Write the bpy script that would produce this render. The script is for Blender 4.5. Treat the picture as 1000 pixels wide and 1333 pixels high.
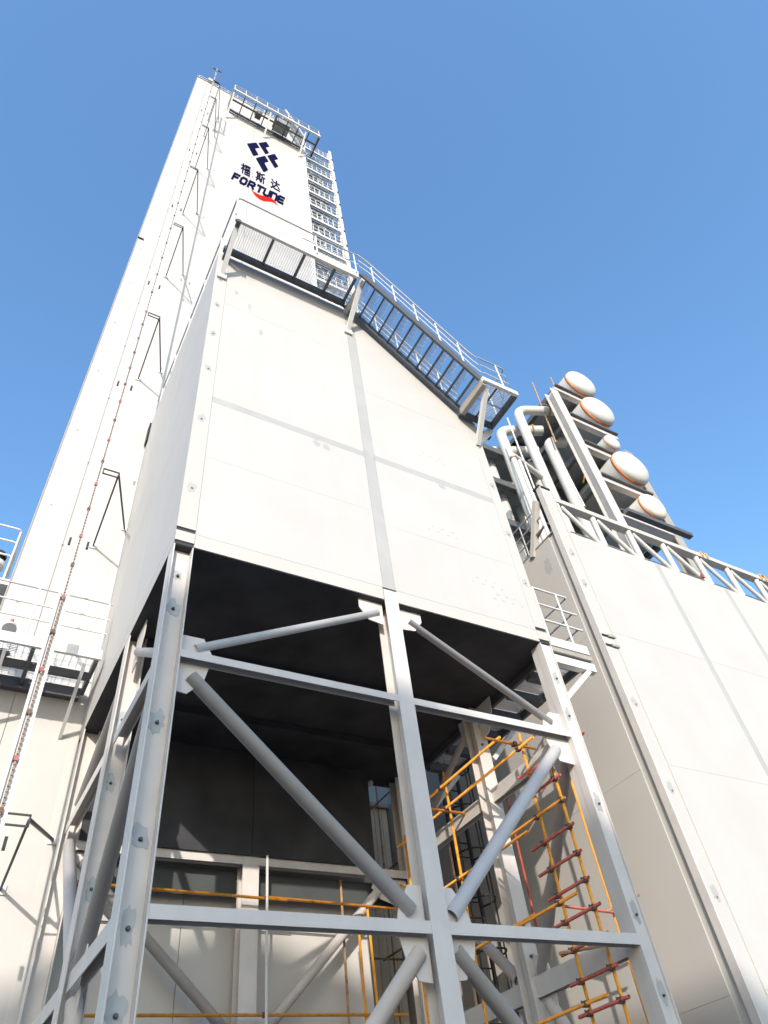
import bpy, bmesh, math, random
from mathutils import Vector, Matrix
random.seed(7)
for o in list(bpy.data.objects): bpy.data.objects.remove(o)
scene = bpy.context.scene
COL = scene.collection
GZ = -1.6                      # ground level; the camera stands at eye height, z = 0

# ------------------------------------------------------------------ camera
cd = bpy.data.cameras.new('camera'); cam = bpy.data.objects.new('camera', cd); COL.objects.link(cam)
cd.sensor_fit = 'HORIZONTAL'; cd.sensor_width = 36.0; cd.lens = 906.806 / 1000 * 36.0
cd.clip_start = 0.05; cd.clip_end = 2000
R = ((0.86978518, -0.48121875, -0.10909749), (0.28725791, 0.67359645, -0.68099245), (0.40119402, 0.56097802, 0.7241181))
m = Matrix(((R[0][0], -R[1][0], -R[2][0]), (R[0][1], -R[1][1], -R[2][1]), (R[0][2], -R[1][2], -R[2][2])))
cam.matrix_world = m.to_4x4()
scene.camera = cam

# ------------------------------------------------------------------ sky, sun, exposure
SUN_FROM = Vector((-0.52, -1.0, 0.42)).normalized()
el = math.asin(SUN_FROM.z)
world = bpy.data.worlds.new('World'); scene.world = world; world.use_nodes = True
wn = world.node_tree; bg = wn.nodes['Background']
sky = wn.nodes.new('ShaderNodeTexSky'); sky.sky_type = 'NISHITA'; sky.sun_disc = False
sky.sun_elevation = el; sky.sun_rotation = math.atan2(SUN_FROM.x, SUN_FROM.y)
sky.altitude = 0; sky.air_density = 1.75; sky.dust_density = 2.2; sky.ozone_density = 7.2
wn.links.new(sky.outputs[0], bg.inputs[0]); bg.inputs[1].default_value = 0.15
sd = bpy.data.lights.new('sun', 'SUN'); sd.energy = 2.0; sd.angle = math.radians(0.53); sd.color = (1.0, 0.925, 0.845)
sun = bpy.data.objects.new('sun', sd); COL.objects.link(sun)
sun.rotation_euler = SUN_FROM.to_track_quat('Z', 'Y').to_euler()
vs = scene.view_settings
vs.view_transform = 'Standard'; vs.look = 'None'; vs.gamma = 1.0; vs.exposure = 1.27; vs.use_curve_mapping = False

# ------------------------------------------------------------------ materials
def mat(name, col, rough=0.5, metal=0.0, var=0.05, scale=3.0, streak=0.0, streak_col=(0.45, 0.40, 0.33), rust=0.0, rust_col=(0.32, 0.13, 0.05), rust_scale=6.0, bump=0.0, spec=0.5):
    M = bpy.data.materials.new(name); M.use_nodes = True
    nt = M.node_tree; N = nt.nodes; L = nt.links; b = N['Principled BSDF']
    b.inputs['Specular IOR Level'].default_value = spec
    b.inputs['Roughness'].default_value = rough; b.inputs['Metallic'].default_value = metal
    tc = N.new('ShaderNodeTexCoord'); oi = N.new('ShaderNodeObjectInfo')
    off = N.new('ShaderNodeVectorMath'); off.operation = 'MULTIPLY_ADD'
    cx = N.new('ShaderNodeCombineXYZ'); L.new(oi.outputs['Random'], cx.inputs[0]); L.new(oi.outputs['Random'], cx.inputs[2])
    off.inputs[1].default_value = (37, 37, 37); L.new(cx.outputs[0], off.inputs[0]); L.new(tc.outputs['Object'], off.inputs[2])
    n1 = N.new('ShaderNodeTexNoise'); n1.inputs['Scale'].default_value = scale; n1.inputs['Detail'].default_value = 6
    L.new(off.outputs[0], n1.inputs['Vector'])
    mr = N.new('ShaderNodeMapRange'); mr.inputs[1].default_value = 0.3; mr.inputs[2].default_value = 0.7
    mr.inputs[3].default_value = 1 - var; mr.inputs[4].default_value = 1 + var
    L.new(n1.outputs[0], mr.inputs[0])
    hsv = N.new('ShaderNodeHueSaturation'); hsv.inputs['Color'].default_value = (*col, 1)
    L.new(mr.outputs[0], hsv.inputs['Value'])
    out = hsv.outputs[0]
    if streak > 0:
        mp = N.new('ShaderNodeMapping'); mp.inputs['Scale'].default_value = (2.4, 2.4, 0.16); L.new(off.outputs[0], mp.inputs[0])
        n2 = N.new('ShaderNodeTexNoise'); n2.inputs['Scale'].default_value = 1.6; n2.inputs['Detail'].default_value = 5; L.new(mp.outputs[0], n2.inputs['Vector'])
        r2 = N.new('ShaderNodeMapRange'); r2.inputs[1].default_value = 0.5; r2.inputs[2].default_value = 0.8; r2.inputs[4].default_value = streak
        L.new(n2.outputs[0], r2.inputs[0])
        mx = N.new('ShaderNodeMixRGB'); mx.inputs[2].default_value = (*streak_col, 1)
        L.new(r2.outputs[0], mx.inputs[0]); L.new(out, mx.inputs[1]); out = mx.outputs[0]
    if rust > 0:
        n3 = N.new('ShaderNodeTexNoise'); n3.inputs['Scale'].default_value = rust_scale; n3.inputs['Detail'].default_value = 8; n3.inputs['Roughness'].default_value = 0.65
        L.new(off.outputs[0], n3.inputs['Vector'])
        r3 = N.new('ShaderNodeMapRange'); r3.inputs[1].default_value = 0.72 - rust * 0.4; r3.inputs[2].default_value = 0.80 - rust * 0.4; r3.inputs[4].default_value = 0.85
        L.new(n3.outputs[0], r3.inputs[0])
        mx = N.new('ShaderNodeMixRGB'); mx.inputs[2].default_value = (*rust_col, 1)
        L.new(r3.outputs[0], mx.inputs[0]); L.new(out, mx.inputs[1]); out = mx.outputs[0]
    L.new(out, b.inputs['Base Color'])
    if bump > 0:
        n4 = N.new('ShaderNodeTexNoise'); n4.inputs['Scale'].default_value = 1.1; n4.inputs['Detail'].default_value = 2; L.new(off.outputs[0], n4.inputs['Vector'])
        bp = N.new('ShaderNodeBump'); bp.inputs['Strength'].default_value = bump; bp.inputs['Distance'].default_value = 0.05
        L.new(n4.outputs[0], bp.inputs['Height']); L.new(bp.outputs[0], b.inputs['Normal'])
    return M
WHITE = mat('white_panel_paint', (0.478, 0.456, 0.428), 0.6, var=0.03, scale=0.9, streak=0.20, bump=0.12)
WHITE2 = mat('warm_white_panel_paint', (0.485, 0.456, 0.418), 0.6, var=0.03, scale=0.7, streak=0.20, bump=0.12)
PRIMER2 = mat('pale_grey_band_and_seam', (0.49, 0.475, 0.44), 0.6, var=0.05, scale=2.2)
PRIMER = mat('grey_primer_strip', (0.375, 0.368, 0.35), 0.6, var=0.05, scale=2.2)
STEEL = mat('light_grey_steel_paint', (0.58, 0.535, 0.495), 0.45, var=0.06, scale=2.5, streak=0.2, streak_col=(0.36, 0.37, 0.37), rust=0.02, rust_scale=9, rust_col=(0.36, 0.25, 0.17))
STEEL2 = mat('grey_tube_paint', (0.60, 0.55, 0.51), 0.45, var=0.05, scale=3.0, streak=0.1, rust=0.02, rust_scale=7, rust_col=(0.38, 0.28, 0.2))
PATCH = mat('blue_grey_touch_up_paint', (0.38, 0.40, 0.40), 0.5, var=0.08, scale=9)
SHADE_JOINT = mat('dark_shade_and_joint', (0.034, 0.034, 0.038), 0.8, var=0.45, scale=1.2)  # shade below the box held in the colour; joint gaps share it
SHADE_GREEN = mat('grey_green_shade', (0.05, 0.056, 0.054), 0.7, var=0.15, scale=2)  # shade on the rear wall, put into a sheet's colour
RACK = mat('greasy_brown_rack', (0.27, 0.20, 0.17), 0.7, var=0.3, scale=20)
CLIP = mat('faded_red_clip', (0.34, 0.10, 0.09), 0.6, var=0.2, scale=15)
SHED = mat('beige_shed_cladding', (0.62, 0.55, 0.44), 0.6, var=0.05, scale=1.5)
DARK = mat('dark_grey_steel', (0.085, 0.085, 0.088), 0.55, var=0.15, scale=6, rust=0.15)
BLACK = mat('black_painted_steel', (0.022, 0.022, 0.024), 0.5, var=0.1, scale=8)
GALV = mat('galvanised_steel', (0.56, 0.57, 0.58), 0.45, metal=0.2, var=0.1, scale=9)
RAIL = mat('white_rail_paint', (0.66, 0.65, 0.62), 0.4, var=0.04, scale=6, rust=0.06)
ORANGE = mat('orange_scaffold_paint', (0.80, 0.33, 0.035), 0.5, var=0.15, scale=11, rust=0.32, rust_col=(0.30, 0.10, 0.035), rust_scale=9)
RED = mat('red_scaffold_paint', (0.40, 0.080, 0.050), 0.5, var=0.2, scale=11, rust=0.28, rust_col=(0.20, 0.075, 0.04), rust_scale=9)
RUSTY = mat('rusty_tube', (0.36, 0.22, 0.13), 0.75, var=0.3, scale=9, rust=0.4, rust_col=(0.2, 0.08, 0.035))
COUPLER = mat('rusty_coupler', (0.13, 0.07, 0.05), 0.7, var=0.3, scale=15)
PIPE = mat('white_pipe_paint', (0.56, 0.55, 0.51), 0.4, var=0.04, scale=2.0, streak=0.15, streak_col=(0.5, 0.42, 0.33))
TANK = mat('white_tank_paint', (0.60, 0.59, 0.56), 0.4, var=0.04, scale=1.3, streak=0.12)
TANKRUST = mat('rust_stained_tank_paint', (0.72, 0.66, 0.57), 0.5, var=0.1, scale=1.3, rust=0.36, rust_col=(0.45, 0.26, 0.13), rust_scale=1.8)
BAND = mat('orange_weld_band', (0.72, 0.22, 0.05), 0.7, var=0.2, scale=5, rust=0.2, rust_col=(0.28, 0.09, 0.04))
BROWN = mat('weathered_brown_steel', (0.33, 0.30, 0.26), 0.6, var=0.1, scale=3, streak=0.2)
NAVY = mat('navy_logo_paint', (0.004, 0.004, 0.034), 0.9, var=0.05, spec=0.05)
LOGORED = mat('red_logo_paint', (0.50, 0.012, 0.003), 0.9, var=0.05, spec=0.1)
GREYBOX = mat('grey_cabinet_paint', (0.28, 0.29, 0.29), 0.5, var=0.08)
GROUND = mat('asphalt_ground', (0.15, 0.14, 0.13), 0.9, var=0.25, scale=0.6)
BLOCKERM = mat('blocker_cladding', (0.20, 0.21, 0.22), 0.6, var=0.06, scale=0.3)  # for the unseen building added to cast shade

# ------------------------------------------------------------------ mesh helpers
Z = Vector((0, 0, 1))
class MB:
    def __init__(s): s.v = []; s.f = []; s.sm = []
    def add(s, verts, faces, smooth=False):
        b = len(s.v); s.v += [Vector(v) for v in verts]
        for f in faces: s.f.append([i + b for i in f]); s.sm.append(smooth)
        return s
    def box(s, x0, x1, y0, y1, z0, z1):
        V = [(x, y, z) for z in (z0, z1) for y in (y0, y1) for x in (x0, x1)]
        return s.add(V, [(0, 2, 3, 1), (4, 5, 7, 6), (0, 1, 5, 4), (2, 6, 7, 3), (0, 4, 6, 2), (1, 3, 7, 5)])
    def bar(s, p, q, w, h, up=Z):          # w along side, h along up
        p = Vector(p); q = Vector(q); d = (q - p).normalized(); up = Vector(up)
        sd = d.cross(up)
        if sd.length < 1e-4: sd = d.cross(Vector((1, 0, 0)))
        sd.normalize(); u = sd.cross(d).normalized()
        V = [c + sd * (a * w / 2) + u * (b * h / 2) for c in (p, q) for a, b in ((-1, -1), (1, -1), (1, 1), (-1, 1))]
        return s.add(V, [(3, 2, 1, 0), (4, 5, 6, 7), (0, 1, 5, 4), (1, 2, 6, 5), (2, 3, 7, 6), (3, 0, 4, 7)])
    def tube(s, p, q, r, seg=10, caps=True, r2=None):
        p = Vector(p); q = Vector(q); d = (q - p).normalized(); r2 = r if r2 is None else r2
        a = d.cross(Z); a = d.cross(Vector((1, 0, 0))) if a.length < 1e-3 else a
        a.normalize(); b = d.cross(a)
        V = []
        for c, rr in ((p, r), (q, r2)):
            for i in range(seg):
                t = 2 * math.pi * i / seg; V.append(c + (a * math.cos(t) + b * math.sin(t)) * rr)
        F = [(i, (i + 1) % seg, seg + (i + 1) % seg, seg + i) for i in range(seg)]
        s.add(V, F, True)
        if caps:
            s.add(V[:seg], [tuple(reversed(range(seg)))]); s.add(V[seg:], [tuple(range(seg))])
        return s
    def hollow(s, p, q, r, t=0.012, seg=20):
        p = Vector(p); q = Vector(q)
        s.tube(p, q, r, seg, False); b0 = len(s.v) - 2 * seg
        s.tube(p, q, r - t, seg, False); b1 = len(s.v) - 2 * seg
        for i in range(len(s.f) - seg, len(s.f)): s.f[i] = list(reversed(s.f[i]))
        for k in (0, seg):
            for i in range(seg):
                j = (i + 1) % seg
                s.f.append([b0 + k + i, b0 + k + j, b1 + k + j, b1 + k + i]); s.sm.append(False)
        return s
    def path(s, pts, r, bend=0.4, seg=12, n=6):
        pts = [Vector(p) for p in pts]; P = [pts[0]]
        for i in range(1, len(pts) - 1):
            a, b, c = pts[i - 1], pts[i], pts[i + 1]
            d1 = (a - b).normalized(); d2 = (c - b).normalized()
            bb = min(bend, (a - b).length * .49, (c - b).length * .49)
            p1 = b + d1 * bb; p2 = b + d2 * bb
            for k in range(n + 1):
                t = k / n; P.append(p1 * (1 - t) ** 2 + b * 2 * t * (1 - t) + p2 * t * t)
        P.append(pts[-1])
        ref = None; rings = []
        for i, c in enumerate(P):
            d = ((P[min(i + 1, len(P) - 1)] - P[max(i - 1, 0)])).normalized()
            if ref is None:
                ref = d.cross(Z)
                if ref.length < 1e-3: ref = d.cross(Vector((1, 0, 0)))
            ref = (ref - d * ref.dot(d)).normalized(); b = d.cross(ref)
            rings.append([c + (ref * math.cos(2 * math.pi * k / seg) + b * math.sin(2 * math.pi * k / seg)) * r for k in range(seg)])
        V = [v for rg in rings for v in rg]; F = []
        for i in range(len(rings) - 1):
            for k in range(seg):
                F.append((i * seg + k, i * seg + (k + 1) % seg, (i + 1) * seg + (k + 1) % seg, (i + 1) * seg + k))
        s.add(V, F, True); s.add(rings[0], [tuple(reversed(range(seg)))]); s.add(rings[-1], [tuple(range(seg))])
        return s
    def prism(s, pts, off):
        pts = [Vector(p) for p in pts]; off = Vector(off); n = len(pts)
        nrm = Vector((0, 0, 0))
        for i in range(n): nrm += pts[i].cross(pts[(i + 1) % n])
        if nrm.dot(off) > 0: pts.reverse()
        V = pts + [p + off for p in pts]
        F = [tuple(range(n)), tuple(reversed(range(n, 2 * n)))] + [(i, i + n, (i + 1) % n + n, (i + 1) % n) for i in range(n)]
        return s.add(V, F)
    def lathe(s, origin, axis, prof, seg=28):
        o = Vector(origin); d = Vector(axis).normalized(); a = d.cross(Z)
        if a.length < 1e-3: a = Vector((1, 0, 0))
        a.normalize(); b = d.cross(a); V = []
        for h, r in prof:
            for k in range(seg):
                t = 2 * math.pi * k / seg; V.append(o + d * h + (a * math.cos(t) + b * math.sin(t)) * max(r, 1e-4))
        F = [(i * seg + k, i * seg + (k + 1) % seg, (i + 1) * seg + (k + 1) % seg, (i + 1) * seg + k) for i in range(len(prof) - 1) for k in range(seg)]
        return s.add(V, F, True)
    def hsec(s, p, q, d, w, depth, tf=0.016, tw=0.012):
        # H section from p to q; d = direction from flange to flange
        p = Vector(p); q = Vector(q); d = Vector(d).normalized()
        for k in (-1, 1):
            o = d * k * (depth / 2 - tf / 2); s.bar(p + o, q + o, w, tf, d)
        return s.bar(p, q, tw, depth - 2 * tf - 0.004, d)
    def build(s, name, material, parent=None, stuff=False, label=None):
        org = Vector(parent['_o']) if parent is not None else None
        me = bpy.data.meshes.new(name)
        vv = [v - org for v in s.v] if org is not None else s.v
        me.from_pydata([tuple(v) for v in vv], [], s.f); me.materials.append(material)
        me.polygons.foreach_set('use_smooth', s.sm); me.validate(); me.update()
        o = bpy.data.objects.new(name, me); COL.objects.link(o)
        if parent is not None:
            o.parent = parent; o['_o'] = tuple(org)
        if stuff: o['kind'] = 'stuff'
        if label: o['label'] = label
        return o

ROOTS = []
def thing(name, label, cat, loc, group=None):
    o = bpy.data.objects.new(name, None); COL.objects.link(o); o.location = loc; o.empty_display_size = 0.3
    o['label'] = label; o['category'] = cat; o['_o'] = tuple(loc)
    if group: o['group'] = group
    return o
def single(mb, name, material, label, cat, loc, group=None):
    loc = Vector(loc)
    s2 = MB(); s2.v = [v - loc for v in mb.v]; s2.f = mb.f; s2.sm = mb.sm
    o = s2.build(name, material); o.location = loc; o['label'] = label; o['category'] = cat
    if group: o['group'] = group
    return o
def copy_tree(src, delta, parent=None):
    c = src.copy(); COL.objects.link(c)
    if parent is None: c.location = Vector(src.location) + Vector(delta)
    else: c.parent = parent
    for ch in list(src.children): copy_tree(ch, delta, c)
    return c
def grating(p0, u, v, lu, lv, pitch=0.045, th=0.0045, h=0.018, cross=0.12):
    # bearing bars run along u, spaced along v
    mb = MB(); p0 = Vector(p0); u = Vector(u).normalized(); v = Vector(v).normalized(); n = u.cross(v)
    if n.z < 0: n = -n
    k = max(2, int(lv / pitch))
    for i in range(k + 1):
        a = p0 + v * (lv * i / k); mb.bar(a, a + u * lu, th, h, n)
    k = max(1, int(lu / cross))
    for i in range(k + 1):
        a = p0 + u * (lu * i / k) + n * 0.006; mb.bar(a, a + v * lv, 0.006, 0.010, n)
    return mb
def bolt(parent, p, d, r=0.022, h=0.035, m_=None):
    d = Vector(d); p = Vector(p)
    MB().tube(p, p + d * 0.006, r * 1.5, 8).tube(p + d * 0.006, p + d * h, r, 6).build('bolt', m_ or DARK, parent)
def patch(parent, c, sx, sz, axis='y', s_=-1, m_=PATCH, seed=0, th=0.0025):
    rnd = random.Random(seed); pts = []; n = 17
    for i in range(n):
        t = 2 * math.pi * i / n; k = rnd.uniform(0.58, 1.15)
        a = max(-sx, min(sx, sx * 1.05 * math.cos(t) * k)); b = sz * math.sin(t) * k
        pts.append((c[0] + a, c[1], c[2] + b) if axis == 'y' else (c[0], c[1] + a, c[2] + b))
    off = (0, s_ * th, 0) if axis == 'y' else (s_ * th, 0, 0)
    MB().prism(pts, off).build('paint_patch', m_, parent)

# ------------------------------------------------------------------ ground, and an unseen building added to shade the lower frame
g = MB(); g.add([(-900, -900, GZ), (900, -900, GZ), (900, 900, GZ), (-900, 900, GZ)], [(0, 1, 2, 3)])
go = g.build('ground', GROUND); go['kind'] = 'structure'
blocker = thing('shadow_blocker', 'unseen grey gabled building added behind the camera to shade the frame', 'building', (-9, -46, GZ))
DYH = 49.5
def hx(x): return x - 0.52 * DYH
def hz(z): return z + 0.42 * DYH
ga = [(hx(-2.2), GZ), (hx(7.3), GZ), (hx(7.3), hz(4.9)), (hx(1.9), hz(6.5)), (hx(-2.2), hz(5.3))]  # outline shaped to set the edge of the cast shadow
MB().prism([(x, -42, z) for x, z in ga], (0, -14, 0)).build('wall', BLOCKERM, blocker)  # body of the added unseen building
for sgn, a, b in ((1, ga[3], ga[2]), (-1, ga[3], ga[4])):
    MB().prism([(a[0], -41.6, a[1] + .02), (b[0] + sgn * .3, -41.6, b[1] - .08), (b[0] + sgn * .3, -41.6, b[1] + .1), (a[0], -41.6, a[1] + .2)], (0, -14.8, 0)).build('roof', GREYBOX, blocker)  # roof slopes of the added unseen building
MB().box(hx(1) - 2.5, hx(1) + 2.5, -42.0, -41.9, GZ, GZ + 5).build('blocker_door', GREYBOX, blocker)

# ------------------------------------------------------------------ tall tower with the logo
TY = 13.5; TX0, TX1, TZ = -0.55, 7.65, 59.2
tower = thing('tower', 'very tall white clad process tower with navy and red logo near its top', 'tower', (3.55, 17.5, GZ))
MB().box(TX0 + .03, TX1 - .03, TY + .03, 21.4, GZ, TZ - .05).build('wall', WHITE, tower)
xs = [TX0, 0.22, 3.9, TX1]; zs = [GZ, 2.4, 8.6, 14.8, 21.0, 27.2, 33.4, 39.6, 45.8, 52.0, 56.2, TZ]
for i in range(3):
    for j in range(len(zs) - 1):
        gp = 0.007
        MB().box(xs[i] + (gp if i else 0), xs[i + 1] - (gp if i < 2 else 0), TY, TY + .026, zs[j] + gp, zs[j + 1] - gp).build('panel', WHITE2 if j == 10 else WHITE, tower)
MB().box(1.40, 1.72, TY - .004, TY - .0005, 0.5, 8.2).build('seam_strip', PRIMER2, tower)  # wide pale vertical band down the wall, continued above
MB().box(1.40, 1.72, TY - .004, TY - .0005, 8.7, 51.5).build('seam_strip', PRIMER2, tower)
for z in zs[1:-1]:
    MB().box(TX0 + .02, TX1 - .02, TY - .003, TY - .0008, z - .03, z + .03).build('seam_strip', WHITE2, tower)
MB().box(TX0 - .03, TX0 - .002, TY - .02, TY + .3, GZ, TZ).build('edge_trim', BROWN, tower)
for z in [9.2 + 3.1 * i for i in range(16)]:
    bolt(tower, (0.22, TY - .001, z), (0, -1, 0), 0.02, 0.02, GREYBOX)
    bolt(tower, (TX0 + .25, TY - .001, z + 1.2), (0, -1, 0), 0.02, 0.02, PRIMER2)
# roof edge, coping and guard rail
MB().box(TX0 - .05, TX1 + .05, TY - .06, TY + .25, TZ, TZ + .12).build('coping', WHITE2, tower)
rr = MB()
for i in range(12):
    x = TX0 + .1 + i * 0.72; rr.tube((x, TY + .1, TZ + .12), (x, TY + .1, TZ + 1.2), .028, 6)
for z in (.65, 1.2): rr.tube((TX0 + .1, TY + .1, TZ + z), (TX1 - .1, TY + .1, TZ + z), .024, 6)
rr.build('guard_rail', RAIL, tower)
MB().box(TX0 - .02, TX0 + .22, TY - .05, TY - .001, 29.85, 29.93).build('lug', BLACK, tower)

# logo: flat painted pieces just proud of the wall
LY = TY - 0.0055
def flat(name, pts, material, parent=tower, y=LY, th=0.0035):
    return MB().prism([(x, y, z) for x, z in pts], (0, -th, 0)).build(name, material, parent)
for pts in ([(3.50, 49.85), (4.13, 51.11), (4.39, 50.36), (4.08, 49.72), (4.35, 48.8), (4.01, 48.01)],
            [(4.26, 51.22), (4.82, 52.47), (5.07, 51.71), (4.80, 51.12), (5.05, 50.32), (4.8, 49.62)],
            [(4.16, 47.86), (4.77, 49.32), (5.04, 48.5), (4.76, 47.85), (5.03, 46.78), (4.74, 45.95)],
            [(4.91, 49.54), (5.44, 50.79), (5.70, 50.01), (5.43, 49.45), (5.72, 48.56), (5.46, 47.82)]):
    c = (sum(p[0] for p in pts) / 6, sum(p[1] for p in pts) / 6)
    rp = []                                              # slightly rounded corners
    for i, p in enumerate(pts):
        a = pts[i - 1]; b = pts[(i + 1) % len(pts)]
        for q in (a, b): rp.append((p[0] + (q[0] - p[0]) * .07, p[1] + (q[1] - p[1]) * .07))
    flat('logo_emblem', rp, NAVY)
flat('logo_swoosh', [(4.05, 42.0), (4.21, 41.86), (4.42, 41.80), (4.67, 41.86), (4.92, 42.02), (5.18, 42.2), (5.39, 42.15), (5.56, 41.9), (5.70, 41.42), (5.56, 41.6), (5.39, 41.66), (5.18, 41.52), (4.85, 41.14), (4.61, 41.06), (4.35, 41.25), (4.18, 41.6)], LOGORED)
def strokes(name, lines, x0, z0, sx, sz, t, material, shear=0.0):
    # polylines in a unit square, made into flat joined strokes of width t
    mb = MB(); k = 0
    for ln in lines:
        for a, b in zip(ln[:-1], ln[1:]):
            d = Vector((b[0] - a[0], b[1] - a[1])); l = d.length
            if l < 1e-6: continue
            d /= l; n = Vector((-d.y, d.x)) * t / 2; e = d * t * 0.42
            q = [Vector(a) - e - n, Vector(b) + e - n, Vector(b) + e + n, Vector(a) - e + n]
            k += 1; yy = LY - 0.0002 * (k % 9)
            mb.prism([(x0 + (p.x + shear * p.y) * sx, yy, z0 + p.y * sz) for p in q], (0, -0.003, 0))
    return mb.build(name, material, tower)
FU = [[(.18, 1.0), (.26, .90)], [(.03, .80), (.36, .80), (.03, .42)], [(.21, .62), (.21, .0)], [(.24, .58), (.36, .46)],
      [(.44, .96), (.98, .96)], [(.52, .82), (.92, .82), (.92, .62), (.52, .62), (.52, .82)], [(.48, .46), (.96, .46), (.96, .02), (.48, .02), (.48, .46)], [(.72, .46), (.72, .02)], [(.48, .24), (.96, .24)]]
SI = [[(.0, .84), (.56, .84)], [(.14, 1.0), (.14, .30)], [(.42, 1.0), (.42, .30)], [(.14, .66), (.42, .66)], [(.14, .48), (.42, .48)], [(.0, .28), (.56, .28)], [(.16, .2), (.04, .02)], [(.40, .2), (.52, .04)],
      [(.94, 1.0), (.66, .90), (.66, .45), (.58, .04)], [(.66, .60), (1.0, .60)], [(.85, .60), (.85, .0)]]
DA = [[(.10, .96), (.20, .84)], [(.02, .58), (.20, .58), (.20, .22)], [(.0, .0), (.20, .20), (.40, .06), (1.0, .04)], [(.34, .74), (.98, .74)], [(.64, 1.0), (.62, .60), (.34, .24)], [(.64, .58), (.96, .26)]]
strokes('logo_character', FU, 3.34, 43.95, .54, 1.66, .15, NAVY)
strokes('logo_character', SI, 4.29, 43.95, .54, 1.62, .15, NAVY)
strokes('logo_character', DA, 5.24, 43.98, .54, 1.56, .16, NAVY)
for x in (4.06, 5.03): flat('logo_divider', [(x - .018, 43.88), (x + .018, 43.88), (x + .018, 45.56), (x - .018, 45.56)], GREYBOX)
LET = dict(F=[[(.05, 0), (.05, 1), (.95, 1)], [(.05, .5), (.8, .5)]],
           O=[[(.22, 0), (.0, .22), (.0, .78), (.22, 1), (.78, 1), (1, .78), (1, .22), (.78, 0), (.22, 0)]],
           R=[[(.0, 0), (.0, 1), (.8, 1), (1, .85), (1, .6), (.8, .44), (.0, .44)], [(.55, .44), (1, 0)]],
           T=[[(0, 1), (1, 1)], [(.5, 1), (.5, 0)]],
           U=[[(0, 1), (0, .2), (.2, 0), (.8, 0), (1, .2), (1, 1)]],
           N=[[(0, 0), (0, 1), (.75, 1), (1, .8), (1, 0)]],
           E=[[(1, 1), (.15, 1), (0, .85), (0, .15), (.15, 0), (1, 0)], [(.0, .5), (.9, .5)]])
for ch, x in zip('FORTUNE', (2.90, 3.36, 3.84, 4.34, 4.78, 5.22, 5.66)):
    mb = strokes('logo_letter', LET[ch], x, 42.22, .31, 1.02, .42, NAVY, shear=.35)

# ------------------------------------------------------------------ cold box on legs
BX0, BX1, BY0, BY1, BZ0 = 1.55, 8.68, 7.5, 13.5, 7.43
box = thing('cold_box', 'white clad box with sloping top raised on steel legs in front of the tower', 'process unit', (5.1, 10.5, BZ0))
prof = [(BX0, BZ0), (BX1, BZ0), (BX1, 14.45), (5.26, 17.78), (BX0, 17.78)]
core = [(BX0 + .03, BZ0 + .02), (BX1 - .03, BZ0 + .02), (BX1 - .03, 14.4), (5.25, 17.73), (BX0 + .03, 17.73)]
MB().prism([(x, BY0 + .03, z) for x, z in core], (0, BY1 - BY0 - .04, 0)).build('wall', WHITE, box)
def fp(pts, m_=WHITE, name='panel', y=BY0, th=.027): return MB().prism([(x, y + th, z) for x, z in pts], (0, -th, 0)).build(name, m_, box)
e = .005
def top(x): return 17.78 if x < 5.26 else 17.78 - (x - 5.26) * (17.78 - 14.45) / (BX1 - 5.26)
fp([(1.84 + e, 7.70), (5.10 - e, 7.70), (5.10 - e, 11.24), (1.84 + e, 11.24)])
fp([(1.84 + e, 11.42), (5.10 - e, 11.42), (5.10 - e, 17.78), (1.84 + e, 17.78)])
fp([(5.34 + e, 7.70), (8.42 - e, 7.70), (8.42 - e, 11.24), (5.34 + e, 11.24)])
fp([(5.34 + e, 11.42), (8.42 - e, 11.42), (8.42 - e, top(8.42)), (5.34 + e, top(5.34))])
fp([(1.84 + e, 11.24 + .002), (5.10 - e, 11.24 + .002), (5.10 - e, 11.418), (1.84 + e, 11.418)], PRIMER, 'seam_strip')
fp([(5.34 + e, 11.24 + .002), (8.42 - e, 11.24 + .002), (8.42 - e, 11.418), (5.34 + e, 11.418)], PRIMER, 'seam_strip')
fp([(5.10, 7.70), (5.34, 7.70), (5.34, top(5.34)), (5.26, 17.78), (5.10, 17.78)], PRIMER, 'seam_strip')
fp([(1.84 + e, BZ0), (5.08, BZ0), (5.08, 7.695), (1.84 + e, 7.695)], WHITE2, 'bottom_beam')
fp([(5.36, BZ0), (8.42 - e, BZ0), (8.42 - e, 7.695), (5.36, 7.695)], WHITE2, 'bottom_beam')
fp([(BX0, 7.78), (1.84, 7.78), (1.84, 17.78), (BX0, 17.78)], WHITE2, 'corner_strip')
fp([(BX0, 7.50), (1.84, 7.50), (1.84, 7.70), (BX0, 7.70)], WHITE2, 'corner_strip')
fp([(8.42, 7.78), (BX1, 7.78), (BX1, 14.45), (8.42, top(8.42))], WHITE2, 'corner_strip')
fp([(8.42, 7.50), (BX1, 7.50), (BX1, 7.70), (8.42, 7.70)], WHITE2, 'corner_strip')
for x0, x1 in ((BX0, 1.84), (8.42, BX1)):
    for za, zb in ((7.70, 7.78), (BZ0 + .001, 7.50)):
        MB().box(x0 + .003, x1 - .003, BY0 + .02, BY0 + .0275, za, zb).build('joint_gap', SHADE_JOINT, box)
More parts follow.
